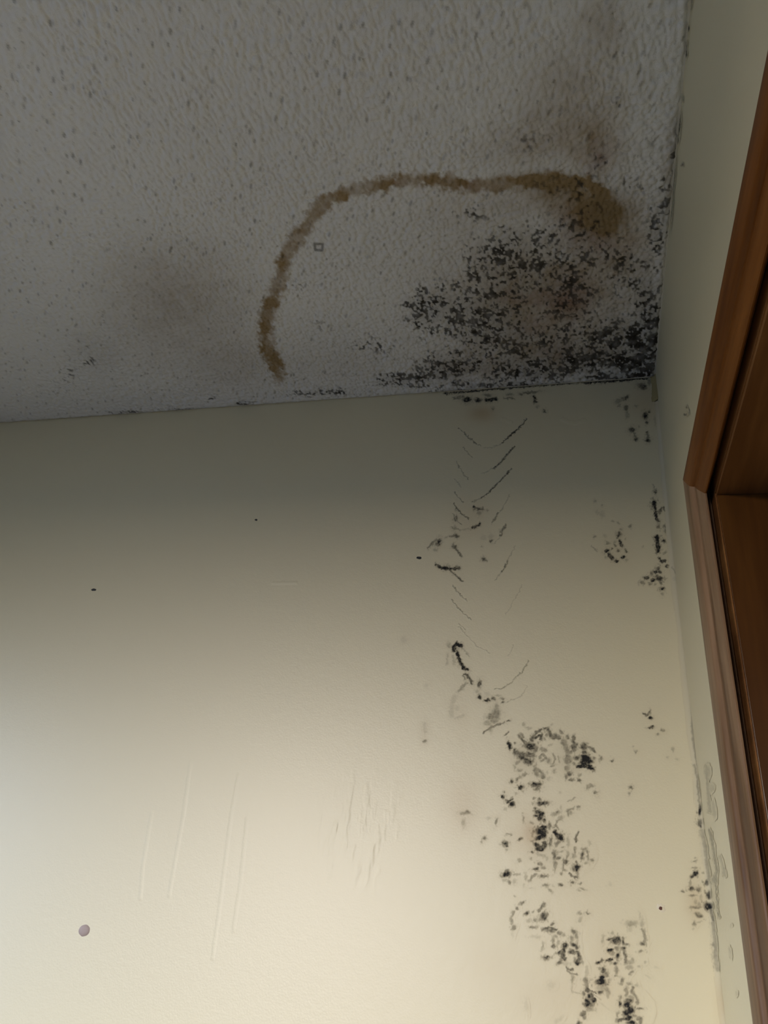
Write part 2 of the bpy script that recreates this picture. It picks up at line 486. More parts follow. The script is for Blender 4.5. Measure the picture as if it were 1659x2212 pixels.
MIDDLE = (1000, 1640, 4.1475, [
    (480, 310, 12, 20, 20, .3), (372, 290, 12, .45), (355, 332, 16, 12, 0, .8), ([(380, 372), (420, 370), (440, 355)], 14, .7), (405, 385, 18, 12, 0, .7), (440, 402, 22, 18, -30, .92), (375, 445, 14, 8, 0, .25),
    (685, 362, 15, .55), (715, 395, 48, 17, -3, .8), (690, 398, 22, 20, 0, .75), (650, 440, 14, .6), (632, 350, 12, 8, 0, .45), (680, 475, 34, 18, 10, .8), (655, 505, 20, 14, 0, .8), (700, 505, 22, 34, 0, .95), (730, 550, 16, 14, 0, .8), (690, 530, 20, 18, 0, .9),
    (715, 615, 42, 16, -25, .9), (700, 650, 44, 36, 0, .97), (725, 680, 28, 30, 0, .95), (680, 705, 38, 17, -15, .97), (620, 575, 18, 8, 20, .35), (545, 535, 9, 22, -10, .35), (535, 485, 7, .35),
    ([(655, 765), (690, 800), (742, 770)], 34, .85), (690, 805, 38, 16, 0, .92), (735, 748, 18, 16, 0, .8), (620, 832, 15, 10, 0, .65), (775, 598, 11, 32, 0, .6), (788, 745, 12, 46, 5, .6), ([(825, 655), (855, 690), (885, 715)], 36, .95), (865, 690, 24, 26, 0, .9),
    (850, 750, 24, 16, -30, .65), (835, 775, 14, .5), ([(800, 610), (835, 600), (858, 628)], 11, .45), ([(872, 535), (840, 560), (825, 590)], 13, .45), (825, 490, 32, 12, -10, .4), (842, 478, 13, .65), (880, 525, 16, 18, 0, .45), (860, 525, 10, .3),
    ([(940, 500), (935, 455), (990, 440)], 14, .45), (965, 480, 18, 16, 0, .35), (1035, 432, 15, 12, 0, .45), (880, 435, 8, 16, 0, .25), ([(945, 380), (975, 370), (1000, 352)], 8, .35), (870, 295, 8, 14, 30, .2),
    ([(1038, 650), (1012, 690), (1018, 740)], 14, .7), (1012, 710, 12, 16, 0, .5), (942, 745, 12, 50, 0, .35), (890, 790, 14, 8, 0, .4), (820, 865, 18, 42, 0, .65), (855, 890, 24, 14, 0, .6), (880, 825, 24, 8, -10, .3), (825, 950, 16, 42, 5, .45),
    (930, 880, 12, 40, 10, .4), (920, 920, 22, 16, -20, .75), (940, 850, 10, 28, 0, .4), ([(1010, 790), (1000, 860)], 16, .45), (990, 865, 18, 22, 0, .45), (1070, 860, 13, 34, 5, .75), (1090, 805, 20, 10, 0, .5), (1110, 825, 12, 14, 0, .5), (1125, 870, 10, 40, -5, .45),
    (1105, 930, 18, 12, 0, .35), (1155, 908, 15, 12, 0, .5), (1135, 755, 10, 16, 0, .25), (1022, 970, 22, 30, 0, .95), (1000, 985, 22, 18, 0, .6), (1020, 915, 12, 10, 0, .7), ([(955, 1025), (975, 1050), (1010, 1065)], 13, .55), (1015, 1060, 18, 12, 0, .75), (1030, 1030, 10, 20, 0, .4),
    ([(905, 930), (890, 965), (900, 1000)], 13, .45), (905, 995, 14, 10, 0, .4), (690, 940, 26, 14, 20, .55), (725, 970, 22, 14, 0, .5), (655, 985, 28, 14, -15, .7), (720, 1050, 28, 13, 0, .6), ([(655, 1030), (615, 1050), (597, 1090)], 17, .4), (562, 1055, 10, 30, 0, .3),
    ([(460, 1040), (510, 1030)], 12, .3), (700, 860, 40, 14, 20, .3), (755, 890, 14, 20, 0, .25), (660, 1000, 30, 8, 0, .25), (545, 1130, 12, 18, 0, .18), (610, 1155, 16, 8, 0, .15), (880, 1030, 15, 10, 0, .45), (878, 1128, 17, 10, 0, .75), (980, 1108, 18, 12, 0, .65),
    (735, 1130, 22, 13, 0, .45), (810, 1135, 10, .2), (1050, 1115, 14, 10, 0, .45), (1070, 1160, 24, 9, 15, .4), (1040, 1178, 16, 8, 20, .3), (780, 1172, 10, 20, -30, .35), (390, 1030, 32, 22, -15, .98), (402, 1000, 14, .7), (420, 1100, 14, .6), (375, 1085, 20, 10, 0, .3), (460, 1090, 14, 22, 0, .25),
    (380, 755, 24, 16, 0, .8), (392, 775, 14, .7), (390, 815, 10, .25), (188, 710, 15, .65), (158, 742, 9, .35), ([(385, 675), (435, 677)], 11, .35), (512, 718, 15, 9, -20, .7), (300, 555, 9, 30, 12, .45), (232, 530, 16, 10, 0, .2), (20, 485, 44, 14, -5, .35), (35, 478, 22, 12, 0, .45), (5, 570, 16, 30, 0, .2),
    (1505, 250, 15, .65), (1515, 268, 12, .55), (1490, 305, 11, .4), (505, 905, 13, .35), (610, 888, 11, .35), (465, 1225, 8, .3), (1315, 1125, 14, .12), (820, 850, 200, 130, 0, .05)])
LEFT_ARM = (1000, 1900, 3.687, [
    (475, 188, 20, 9, -20, .5), (432, 232, 12, .55), ([(400, 255), (385, 305), (388, 350)], 16, .4), (397, 270, 13, 20, 10, .4), (405, 385, 16, 18, 0, .5), (398, 440, 10, 16, 0, .12), (414, 130, 7, .3), (508, 268, 16, 14, 0, .8), (560, 255, 10, .3), (575, 322, 16, .45), (525, 330, 15, .3),
    ([(652, 188), (630, 220), (605, 245)], 17, .6), (648, 290, 22, 30, 10, .85), (630, 300, 14, .6), (665, 275, 14, .5), (560, 378, 28, 9, 0, .5), ([(632, 398), (690, 380), (735, 405)], 16, .65), (710, 405, 24, 18, 0, .6), (668, 400, 24, 12, 0, .45), (715, 352, 16, 11, -20, .55),
    (770, 425, 20, 14, 0, .5), (800, 440, 16, 12, 0, .4), (720, 485, 10, 34, 0, .45), (722, 532, 20, 15, 0, .65), (735, 450, 14, .35), (880, 415, 22, 16, 10, .55), (905, 450, 16, 26, 0, .45), (870, 470, 16, 20, 0, .4), (885, 520, 26, 16, 20, .75), (905, 540, 14, .6), (870, 575, 26, 17, 10, .78),
    ([(908, 575), (925, 620), (925, 660)], 26, .7), (895, 640, 12, 18, 0, .5), (912, 662, 24, 17, 0, .9), ([(815, 515), (800, 560), (798, 615)], 28, .8), (770, 580, 24, 12, -30, .75), (812, 630, 16, 12, 0, .75), (770, 660, 20, 12, -20, .7), (780, 640, 14, .5), (765, 500, 12, 18, 0, .3),
    ([(825, 690), (850, 715), (875, 712)], 13, .6), ([(830, 720), (860, 745), (905, 752)], 10, .45), (820, 668, 26, 14, 0, .25), (670, 618, 26, 11, -5, .75), (650, 635, 8, .5), (632, 530, 9, 32, 0, .3), (872, 790, 10, 32, 0, .45), ([(870, 820), (872, 900), (950, 908)], 8, .2), (580, 455, 40, 14, 0, .15),
    (930, 268, 14, 9, 0, .45), (990, 270, 15, 12, 0, .6), (932, 318, 14, 20, 0, .3), ([(985, 700), (985, 770)], 24, .2), ([(975, 790), (985, 840), (1000, 890)], 26, .5), (975, 800, 18, .5), (995, 882, 20, 16, 0, .8), ([(1000, 880), (1060, 900)], 14, .6), (1015, 930, 28, 22, 0, .85), (990, 985, 22, 28, 0, .93), (1035, 960, 26, 22, 0, .85),
    (960, 910, 14, 18, 0, .55), (1020, 1000, 24, 18, 0, .55), (1010, 1035, 32, 16, 0, .4), (955, 1070, 24, 16, -30, .7), (965, 1095, 16, .45), (920, 1142, 24, 10, -30, .7), (760, 1120, 30, 16, -30, .14), (505, 1010, 14, 40, -10, .1), (700, 840, 30, 20, 0, .1)])
RIGHT_ARM = (1000, 1900, 3.687, [
    (1095, 815, 40, 22, 0, .99), (1105, 785, 20, 22, 0, .95), (1118, 725, 18, 22, 20, .65), (1095, 708, 20, 9, 20, .5), (1138, 755, 16, 22, 0, .55), (1145, 830, 20, 9, 10, .6), (1098, 892, 18, 12, 0, .7), (1140, 875, 24, 16, 20, .4), (1160, 905, 16, 20, 0, .4), (1110, 860, 40, 18, 0, .3), (1155, 930, 12, .35), (1170, 800, 10, .3),
    ([(1155, 475), (1200, 470), (1245, 465)], 16, .7), (1220, 488, 30, 22, 0, .92), (1240, 480, 14, 24, 0, .8), (1190, 425, 14, .35), (1115, 475, 11, 30, 0, .28), (1175, 565, 22, 14, 0, .88), (1190, 590, 16, .4), (1235, 608, 17, 20, 0, .88), (1228, 550, 20, 14, 0, .55), ([(1140, 648), (1190, 635)], 16, .8), ([(1070, 663), (1115, 645)], 18, .75),
    (1210, 668, 18, 13, 0, .7), (1222, 720, 14, 36, 0, .45), (1220, 770, 16, 9, 0, .45), (1275, 488, 12, 28, 0, .75), (1300, 515, 24, 10, 5, .55), (1280, 550, 16, 14, 0, .7), ([(1285, 575), (1300, 610), (1292, 650)], 22, .6), (1298, 645, 15, 11, 0, .65), (1325, 665, 30, 14, 0, .4), (1350, 650, 12, 26, 0, .4), (1320, 700, 30, 16, 0, .32), ([(1320, 755), (1350, 735)], 16, .45),
    (1345, 350, 42, 22, 0, .4), (1330, 395, 18, .2), (1425, 350, 13, 26, 0, .35), ([(1430, 395), (1445, 440), (1455, 475), (1440, 500)], 17, .5), (1430, 512, 22, 13, 0, .7), (1420, 575, 22, 9, -5, .55), (1408, 290, 8, 30, 0, .18), (1450, 655, 10, .25), (1400, 690, 10, .25),
    (1270, 800, 13, 24, 0, .5), (1258, 830, 12, .4), (1325, 832, 18, 12, 0, .4), (1385, 845, 14, .25), (1300, 895, 13, 38, 0, .5), ([(1355, 860), (1345, 900), (1375, 930), (1395, 970)], 18, .5), (1335, 935, 26, 12, 0, .45), (1320, 970, 32, 18, 0, .8), (1305, 1000, 26, 20, 0, .95), (1335, 1040, 30, 30, 0, .97), (1300, 1060, 22, 26, 0, .95), (1320, 1100, 28, 20, 0, .92),
    (1340, 1140, 34, 16, 0, .9), (1390, 980, 14, .5), (1250, 985, 14, 18, 0, .85), (1252, 940, 10, 18, 0, .45), (1230, 1075, 11, 26, 0, .5), (1225, 1120, 14, .5), ([(1240, 1125), (1290, 1110)], 22, .75), (1400, 1105, 22, 16, 0, .6), (1415, 1130, 12, 20, 0, .5), (1412, 1026, 26, 9, 5, .6), (1370, 1085, 20, 14, 0, .5), (1120, 1000, 60, 6, 40, .1), (1540, 700, 24, 8, 0, .1), (1470, 770, 24, 8, 30, .12), (1310, 1050, 110, 100, 0, .06)])
CORNER = (1300, 1652, 3.95, [
    (800, 930, 16, 26, 25, .85), (775, 955, 22, 14, -30, .8), (790, 880, 24, 9, -10, .4), (790, 825, 20, 8, -10, .4), (800, 800, 8, .35), (755, 1005, 8, 30, 0, .35), (768, 1055, 20, 20, 0, .75), (828, 1062, 22, 20, 0, .6), (690, 1083, 13, 10, 0, .6), (725, 1075, 9, .3), (775, 1115, 34, 8, -4, .5), (870, 925, 16, 9, 0, .4),
    (800, 1170, 12, 26, 0, .3), (805, 1218, 45, 11, -8, .5), (830, 1200, 16, 24, 0, .35), (825, 1285, 34, 16, 25, .7), (792, 1350, 12, 22, 0, .45), (785, 1400, 10, .2), (835, 1340, 20, 8, 0, .25), (860, 1000, 12, 9, 0, .4), (845, 1130, 12, 24, 0, .3)])
SCATTER = (1300, 1100, 3.95, [
    ([(355, 1742), (385, 1760), (415, 1720)], 15, .65), (408, 1735, 12, 20, 0, .45), (415, 1780, 14, 13, 0, .85), (420, 1860, 24, 9, -8, .8), (515, 1885, 16, 11, 0, .5), (480, 1920, 14, 10, 0, .45), (290, 2070, 13, 11, 0, .45), (270, 2025, 8, .25), (85, 2145, 13, 11, 0, .65), (605, 2050, 10, 20, 0, .35), (560, 2120, 10, .2), (640, 2135, 10, .2)])
# the grime in the corner itself falls on the bead, the rest of it on the right wall
GRIME = [(1300, 1652, 3.95, [
    (835, 385, 15, 62, 0, .97), (840, 495, 22, 34, 0, .75), (845, 525, 12, 14, 0, .85), ([(790, 0), (815, 120), (832, 330)], 20, .4), ([(850, 560), (885, 700), (905, 900), (912, 980)], 36, .35), (897, 1008, 18, 26, 0, .8), (912, 1110, 20, 40, 0, .85), (912, 1203, 38, 34, 0, .98), ([(930, 1240), (950, 1330)], 30, .6),
    ([(950, 1350), (968, 1500), (975, 1680), (985, 1750)], 36, .42), (955, 1530, 14, 22, 0, .5), (968, 1650, 18, 40, 0, .4), (990, 1730, 12, 40, 0, .3)]),
    (1220, 880, 5.027, [([(1205, 1540), (1220, 1680), (1240, 1820), (1255, 1900)], 16, .55), ([(1165, 1735), (1200, 1800)], 12, .35), (1190, 1860, 25, .1)]),
    (1300, 1100, 3.95, [([(765, 1640), (775, 1760), (770, 1850), (785, 1990), (810, 2150), (825, 2210)], 22, .35)])]
RIGHT_LINES = (1300, 1652, 3.95, [
    ([(895, 10), (905, 150), (915, 300), (925, 400)], 26, .3), ([(925, 560), (950, 680), (965, 780), (985, 900), (978, 1010)], 26, .42), (958, 740, 14, 60, -8, .35), (965, 980, 22, 40, 0, .4), ([(975, 1030), (985, 1150), (1003, 1300)], 13, .5), ([(1015, 780), (1045, 900), (1060, 950)], 22, .28), (1045, 920, 18, .3),
    (960, 380, 20, 80, -5, .22), (940, 200, 24, 40, 0, .2), (905, 60, 28, 60, 0, .25), (1100, 1600, 12, 55, -8, .2), (1155, 1950, 14, 25, 0, .14), (1110, 1370, 12, .1)])
CORNER = CORNER[:3] + (CORNER[3] + GRIME[0][3],)
RIGHT_LINES = RIGHT_LINES[:3] + (RIGHT_LINES[3] + GRIME[0][3],)
RIGHT_TOP = (1300, 0, 3.95, [(735, 243, 17, 24, 0, .95), (717, 385, 18, 42, 0, .9), (720, 450, 14, 40, 0, .85), (712, 190, 12, 24, 0, .3), (688, 1408, 13, 15, 0, .7), (690, 850, 8, 24, 0, .5), (770, 40, 6, 60, 8, .5), (662, 1080, 16, 110, 6, .75), (640, 1190, 26, 40, 10, .7), (620, 1540, 9, 150, 5, .6), (602, 1800, 8, 130, 5, .45)])
RIGHT_CRUMB = (1300, 560, 3.95, [(728, 1262, 11, .7), (712, 1326, 16, 9, 0, .75), (745, 1300, 6, 20, 0, .3)])


def field(px, py, cluster, grow=1.0):
    x0, y0, k, items = cluster
    X, Y = (px - x0) * k, (py - y0) * k
    m = np.zeros_like(X)
    for it in items:
        if isinstance(it[0], list):
            pts, w, s = it
            hw = (w / 2 + 1.0) * grow
            d2 = np.full_like(X, 1e9)
            for (ax, ay), (bx, by) in zip(pts[:-1], pts[1:]):
                ux, uy = bx - ax, by - ay
                t = np.clip(((X - ax) * ux + (Y - ay) * uy) / (ux * ux + uy * uy), 0, 1)
                d2 = np.minimum(d2, (X - ax - t * ux) ** 2 + (Y - ay - t * uy) ** 2)
            d = np.sqrt(d2) / hw
        else:
            x, y, s = it[0], it[1], it[-1]
            rx = it[2] * grow
            ry = it[3] * grow if len(it) >= 5 else rx
            a = math.radians(it[4]) if len(it) >= 6 else 0
            c, n = math.cos(a), math.sin(a)
            d = np.sqrt((((X - x) * c + (Y - y) * n) / rx) ** 2 + ((-(X - x) * n + (Y - y) * c) / ry) ** 2)
        m = np.maximum(m, s * sstep(1.35, 0.45, d))
    return m


def warped(P, u, v, amp=2.4):
    px, py = project(P)
    a, b = u * 1000, v * 1000
    px = px + amp * (fbm(a / 3.6, b / 3.6, 71, 4) - 0.5) * 3.2
    py = py + amp * (fbm(a / 3.6, b / 3.6, 77, 4) - 0.5) * 3.2
    return px, py


TAN = [(1000, 1740, 40, 65, .22), (1140, 1803, 34, 42, .22), (1146, 1800, 12, 20, .3), (1000, 1545, 30, 60, .07), (1040, 893, 26, 16, .45), (1200, 2160, 110, 70, .14), (1060, 2080, 60, 60, .08),
       (1400, 870, 40, 40, .25), (1120, 1700, 60, 90, .06), (1260, 1900, 120, 200, .08), (1500, 1950, 20, 40, .25), (915, 1580, 12, 24, .1), (1310, 2060, 30, 50, .12), (1562, 2160, 14, 50, .25), (1330, 2150, 60, 50, .1),
       (1020, 1120, 40, 50, .12), (1330, 1190, 40, 50, .08)]


def tan_at(px, py):
    t = np.zeros_like(px)
    for (x, y, rx, ry, s) in TAN:
        t = t + 1.35 * s * np.exp(-((px - x) / rx) ** 2 - ((py - y) / ry) ** 2)
    return np.clip(t, 0, 0.6)


def wall_stain(V):
    px, py = project(V)
    S = np.zeros((len(V), 4))
    S[:, 1] = np.where(V[:, 1] < YB + 0.002, tan_at(px, py), 0)
    S[:, 3] = 1
    return S


def corner_stain(V):
    px, py = warped(V, V[:, 0] + V[:, 1], V[:, 2], 1.5)
    m = np.zeros(len(V))
    for c in GRIME:
        m = np.maximum(m, field(px, py, c))
    S = np.zeros((len(V), 4))
    S[:, 0] = np.clip(m * (0.6 + 0.7 * fbm(V[:, 0] * 300, V[:, 2] * 300, 4)), 0, 1)
    S[:, 1] = tan_at(px, py)
    S[:, 3] = 1
    return S


_mm, _np = [], []


def mold_mat():
    if not _mm:
        _mm.append(mat_plain('dried_black_mold', (0.03, 0.03, 0.032), 0.8, 0.4, 900))
    return _mm[0]


def patch(name, cluster, plane, parent=None, relief=None, step=0.00078, lo=0.03, halo=0.0):
    x0, y0, k, items = cluster
    xs_, ys_ = [], []
    for it in items:
        for (a, b) in (it[0] if isinstance(it[0], list) else [(it[0], it[1])]):
            r = 0 if isinstance(it[0], list) else max(it[2], it[3] if len(it) >= 5 else 0)
            xs_ += [a - r, a + r]
            ys_ += [b - r, b + r]
    m_ = 12
    pa, pb = x0 + min(xs_) / k - m_, x0 + max(xs_) / k + m_
    qa, qb = y0 + min(ys_) / k - m_, y0 + max(ys_) / k + m_
    hit = on_back if plane == 'back' else on_right
    cs = np.array([hit(p, q) for p in (pa, pb) for q in (qa, qb)])
    ax = 0 if plane == 'back' else 1
    zr = np.arange(cs[:, 2].min(), min(cs[:, 2].max(), CEIL - 0.001), step)
    ur = np.arange(cs[:, ax].min(), min(cs[:, ax].max(), (XR + 0.004) if ax == 0 else YB), step if ax == 0 else 0.0015)
    U, Z = np.meshgrid(ur, zr, indexing='ij')
    u, z = U.ravel(), Z.ravel()
    if ax == 0:
        P = np.stack([u, np.full_like(u, YB), z], 1)
    else:
        P = np.stack([xr_at(u, z), u, z], 1)
    px, py = warped(P, u, z)
    m = field(px, py, cluster, 1.22 if halo else 1.05)
    tex = 0.55 + 0.95 * fbm(u * 420, z * 420, 13, 3)
    md = m * tex
    mask = m
    if halo:
        hx = field(px, py, cluster, 2.3)
        sn = 0.6 * vnoise(u * 480, z * 330, 17) + 0.4 * vnoise(u * 1000, z * 700, 18)
        fine = sstep(0.58 - 0.18 * hx, 0.74, sn) * hx * halo
        md = np.maximum(md, fine) + 0.05 * hx
        mask = np.maximum(m, hx)
    md = np.clip(md, 0, 1)
    rel = 0.00004 + 0.00003 * len(_np) + 0.00010 * m
    _np.append(1)
    if relief:
        rel = rel + relief(m, u, z)
    if ax == 0:
        P[:, 1] -= rel
    else:
        P[:, 0] -= rel
    S = np.zeros((len(u), 4))
    S[:, 0] = md
    S[:, 1] = tan_at(*project(P)) if ax == 0 else 0
    if halo:
        S[:, 1] = np.clip(S[:, 1] + 0.14 * hx, 0, 0.7)
    S[:, 3] = 1
    F = grid_faces(len(ur), len(zr), ax == 1)
    Vk, Fk, Sk = keep_faces(P, F, S, mask[F].max(1) > lo)
    return link(name, mesh_np(name, Vk, Fk, Sk), M_WALL, parent)


def relief_patch(name, strokes, height, parent, rip=None, label=None):
    """raised paint: runs and ripples on the back wall, painted like the wall"""
    if rip:
        pa, pb, qa, qb = rip
    else:
        a = [p for s in strokes for p in s[0]]
        pa, pb, qa, qb = min(p[0] for p in a) - 12, max(p[0] for p in a) + 12, min(p[1] for p in a) - 12, max(p[1] for p in a) + 12
    cs = np.array([on_back(p, q) for p in (pa, pb) for q in (qa, qb)])
    ur, zr = np.arange(cs[:, 0].min(), cs[:, 0].max(), 0.0011), np.arange(cs[:, 2].min(), cs[:, 2].max(), 0.0016)
    U, Z = np.meshgrid(ur, zr, indexing='ij')
    u, z = U.ravel(), Z.ravel()
    P = np.stack([u, np.full_like(u, YB), z], 1)
    px, py = warped(P, u, z, 1.2)
    if rip:
        n = fbm(u * 130, z * 42, 19, 3)
        w = np.exp(-(((px - (pa + pb) / 2) / ((pb - pa) * 0.30)) ** 2 + ((py - (qa + qb) / 2) / ((qb - qa) * 0.30)) ** 2) ** 1.5)
        m = sstep(0.50, 0.72, n) * w
    else:
        m = np.zeros_like(u)
        for c in strokes:
            m = np.maximum(m, field(px, py, (0, 0, 1, [c])))
    P[:, 1] -= 0.00004 + height * m
    S = np.zeros((len(u), 4))
    S[:, 1] = tan_at(*project(P))
    S[:, 3] = 1
    F = grid_faces(len(ur), len(zr), False)
    o = link(name, mesh_np(name, *keep_faces(P, F, S, m[F].max(1) > 0.02)), M_WALL, parent)
    if label:
        o['label'] = label
    return o


def build_patches():
    o = patch('paint_crease', CREASES, 'back', wall_back, lambda m, u, z: 0.0007 * m)
    o['label'] = 'fine dark chevron creases in the paint running down the wall'
    o['kind'] = 'stuff'
    g = 'mold patches on the cream wall'
    for c, lab in ((TOP, 'thin row of black mold spots just under the ceiling edge'),
                   (STREAK, 'thin smudged black mold among the creases high on the cream wall'),
                   (UPPER_CORNER, 'brown and black mold drips in the upper corner right below the ceiling'),
                   (OVAL, 'small oval cluster of mold dots between the creases and the right corner'),
                   (STRIP, 'tall narrow strip of black mold close beside the corner, above the middle'),
                   (BRANCH, 'thin branching mold trail with a black hooked top, below the creases'),
                   (CAP, 'wide arched patch of speckled grey mold, its right end solid black'),
                   (MIDDLE, 'tall broken mold patch with solid black blotches, directly under the arched patch'),
                   (LEFT_ARM, 'slanting mold trail at the bottom, left arm of the V shape'),
                   (RIGHT_ARM, 'upright mold patch at the bottom, right arm of the V shape'),
                   (CORNER, 'grey and black mold along the corner crack, near the nail'),
                   (SCATTER, 'few scattered mold specks between the arched patch and the door casing')):
        thing(patch('mold_patch', c, 'back', halo=0.62 if c in (CAP, MIDDLE, LEFT_ARM, RIGHT_ARM, STRIP, CORNER) else 0.35), lab, 'mold', g)
    for c, lab in ((RIGHT_LINES, 'faint grey mold streaks running down the narrow strip beside the door casing'),
                   (RIGHT_TOP, 'dark mold spots along the ceiling edge above the doorway'),
                   (RIGHT_CRUMB, 'two tiny dark crumbs of mold beside the upper door casing')):
        thing(patch('mold_patch', c, 'right'), lab, 'mold', 'mold patches on the right wall')
    k = 1 / 1.8433
    for pts in ([(575, 180), (545, 400), (515, 560), (490, 710)], [(765, 230), (735, 400), (710, 600), (690, 760), (662, 960)],
                [(420, 380), (385, 590), (375, 720)], [(800, 400), (775, 650), (745, 850)]):
        p = [(100 + a * k, 1550 + b * k) for a, b in pts]
        relief_patch('paint_run', [(p, 5.5, 1.0), ((p[-1][0], p[-1][1], 4, 1.0))], 0.00022, wall_back) if False else \
            relief_patch('paint_run', [(p, 5.5, 1.0)], 0.00022, wall_back)
    o = relief_patch('paint_ripple', [], 0.00035, wall_back, (620, 930, 1600, 1990))
    o['kind'] = 'stuff'
    relief_patch('paint_run', [([(1215, 905), (1228, 912), (1243, 914), (1262, 908)], 7, 1.0)], 0.0006, wall_back)
    relief_patch('paint_run', [([(1085, 905), (1105, 912)], 5, 1.0)], 0.0004, wall_back)
    relief_patch('paint_run', [([(590, 1260), (640, 1259)], 4, 1.0)], 0.0003, wall_back)


# ceiling: (x, y, rx, ry, density) of black mold, then of rusty mold, then brown tints
DENS = [(1398, 755, 52, 66, 1.15), (1385, 800, 45, 22, 1.1), (1360, 780, 60, 40, .95), (1270, 775, 90, 26, .95), (1180, 800, 80, 24, .85), (1120, 800, 60, 30, .6), (1000, 785, 110, 34, .62), (960, 800, 60, 22, .6), (1010, 690, 100, 60, .66),
        (930, 650, 55, 40, .62), (905, 680, 40, 40, .55), (1080, 620, 110, 80, .60), (1080, 720, 80, 50, .55), (1230, 650, 80, 70, .62), (1200, 745, 110, 36, .55), (1400, 640, 32, 60, .62), (1412, 690, 26, 40, .9), (1330, 720, 70, 30, .72),
        (1425, 500, 26, 70, .62), (1440, 420, 18, 60, .6), (1455, 325, 10, 40, .85), (1250, 480, 70, 70, .55), (1120, 510, 60, 40, .55), (1050, 545, 60, 40, .45), (1020, 460, 50, 26, .45), (1290, 345, 34, 36, .58), (1220, 400, 70, 24, .52),
        (1160, 310, 60, 30, .36), (1330, 232, 12, 18, .6), (1318, 22, 16, 16, .55), (1330, 545, 60, 50, .42), (1360, 610, 60, 60, .36), (800, 745, 60, 28, .45), (870, 815, 80, 10, .75), (840, 830, 70, 10, .5), (700, 848, 90, 7, .6), (1150, 832, 250, 6, .9),
        (1340, 815, 90, 7, 1.1), (1000, 845, 90, 6, .7), (1370, 400, 60, 20, .42), (1180, 560, 120, 60, .5), (270, 890, 40, 4, .75), (385, 884, 50, 4, .55), (525, 873, 22, 3.5, 1.0), (459, 859, 10, 4, .7), (190, 770, 36, 30, .42), (150, 812, 26, 30, .4), (215, 690, 20, 22, .36), (110, 850, 50, 30, .3),
        (640, 620, 50, 30, .3), (700, 700, 60, 20, .3)]
RED = [(1235, 640, 40, 55, .6), (1190, 650, 60, 24, .5), (1290, 345, 30, 34, .55), (1290, 530, 60, 24, .5), (1150, 705, 40, 22, .4), (1230, 480, 40, 40, .3), (1100, 640, 30, 20, .3), (1020, 400, 30, 10, .35), (865, 395, 20, 10, .3), (1200, 760, 50, 14, .25)]
TINT = [(1290, 470, 55, 45, .75), (1250, 440, 70, 40, .5), (1190, 400, 60, 26, .6), (1160, 390, 60, 16, .4), (1300, 320, 60, 70, .30), (1240, 200, 110, 90, .30), (1300, 60, 60, 70, .26), (1190, 300, 110, 60, .28), (1060, 330, 80, 40, .10), (1230, 640, 170, 130, .46), (1060, 640, 140, 130, .20), (1330, 470, 50, 60, .3), (1130, 430, 60, 30, .2), (1330, 540, 70, 70, .22),
        (1180, 770, 200, 40, .28), (1000, 800, 90, 30, .22), (1390, 480, 60, 100, .15), (1450, 350, 16, 80, .3), (400, 690, 150, 110, .17), (330, 600, 120, 90, .10), (520, 790, 90, 60, .12), (420, 600, 120, 80, .05), (700, 790, 120, 40, .08), (1000, 450, 120, 50, .14)]
SMEAR = [(370, 680, 170, 110, .16), (300, 590, 110, 70, .10), (480, 770, 150, 60, .12), (210, 760, 70, 60, .14), (700, 760, 130, 60, .07), (430, 560, 100, 60, .07), (1300, 460, 50, 60, .26), (1200, 410, 60, 25, .12), (1160, 640, 200, 150, .10)]
RING = [(602, 812), (596, 790), (578, 750), (571, 715), (580, 670), (598, 625), (608, 585), (622, 545), (645, 508), (668, 475), (690, 447), (715, 432), (750, 416), (800, 402), (850, 392), (905, 384), (955, 392), (1005, 398), (1050, 402), (1100, 396), (1150, 392), (1200, 388), (1260, 396), (1300, 420)]
MARK = [(680, 527), (697, 527), (696, 541), (681, 540), (680, 527)]


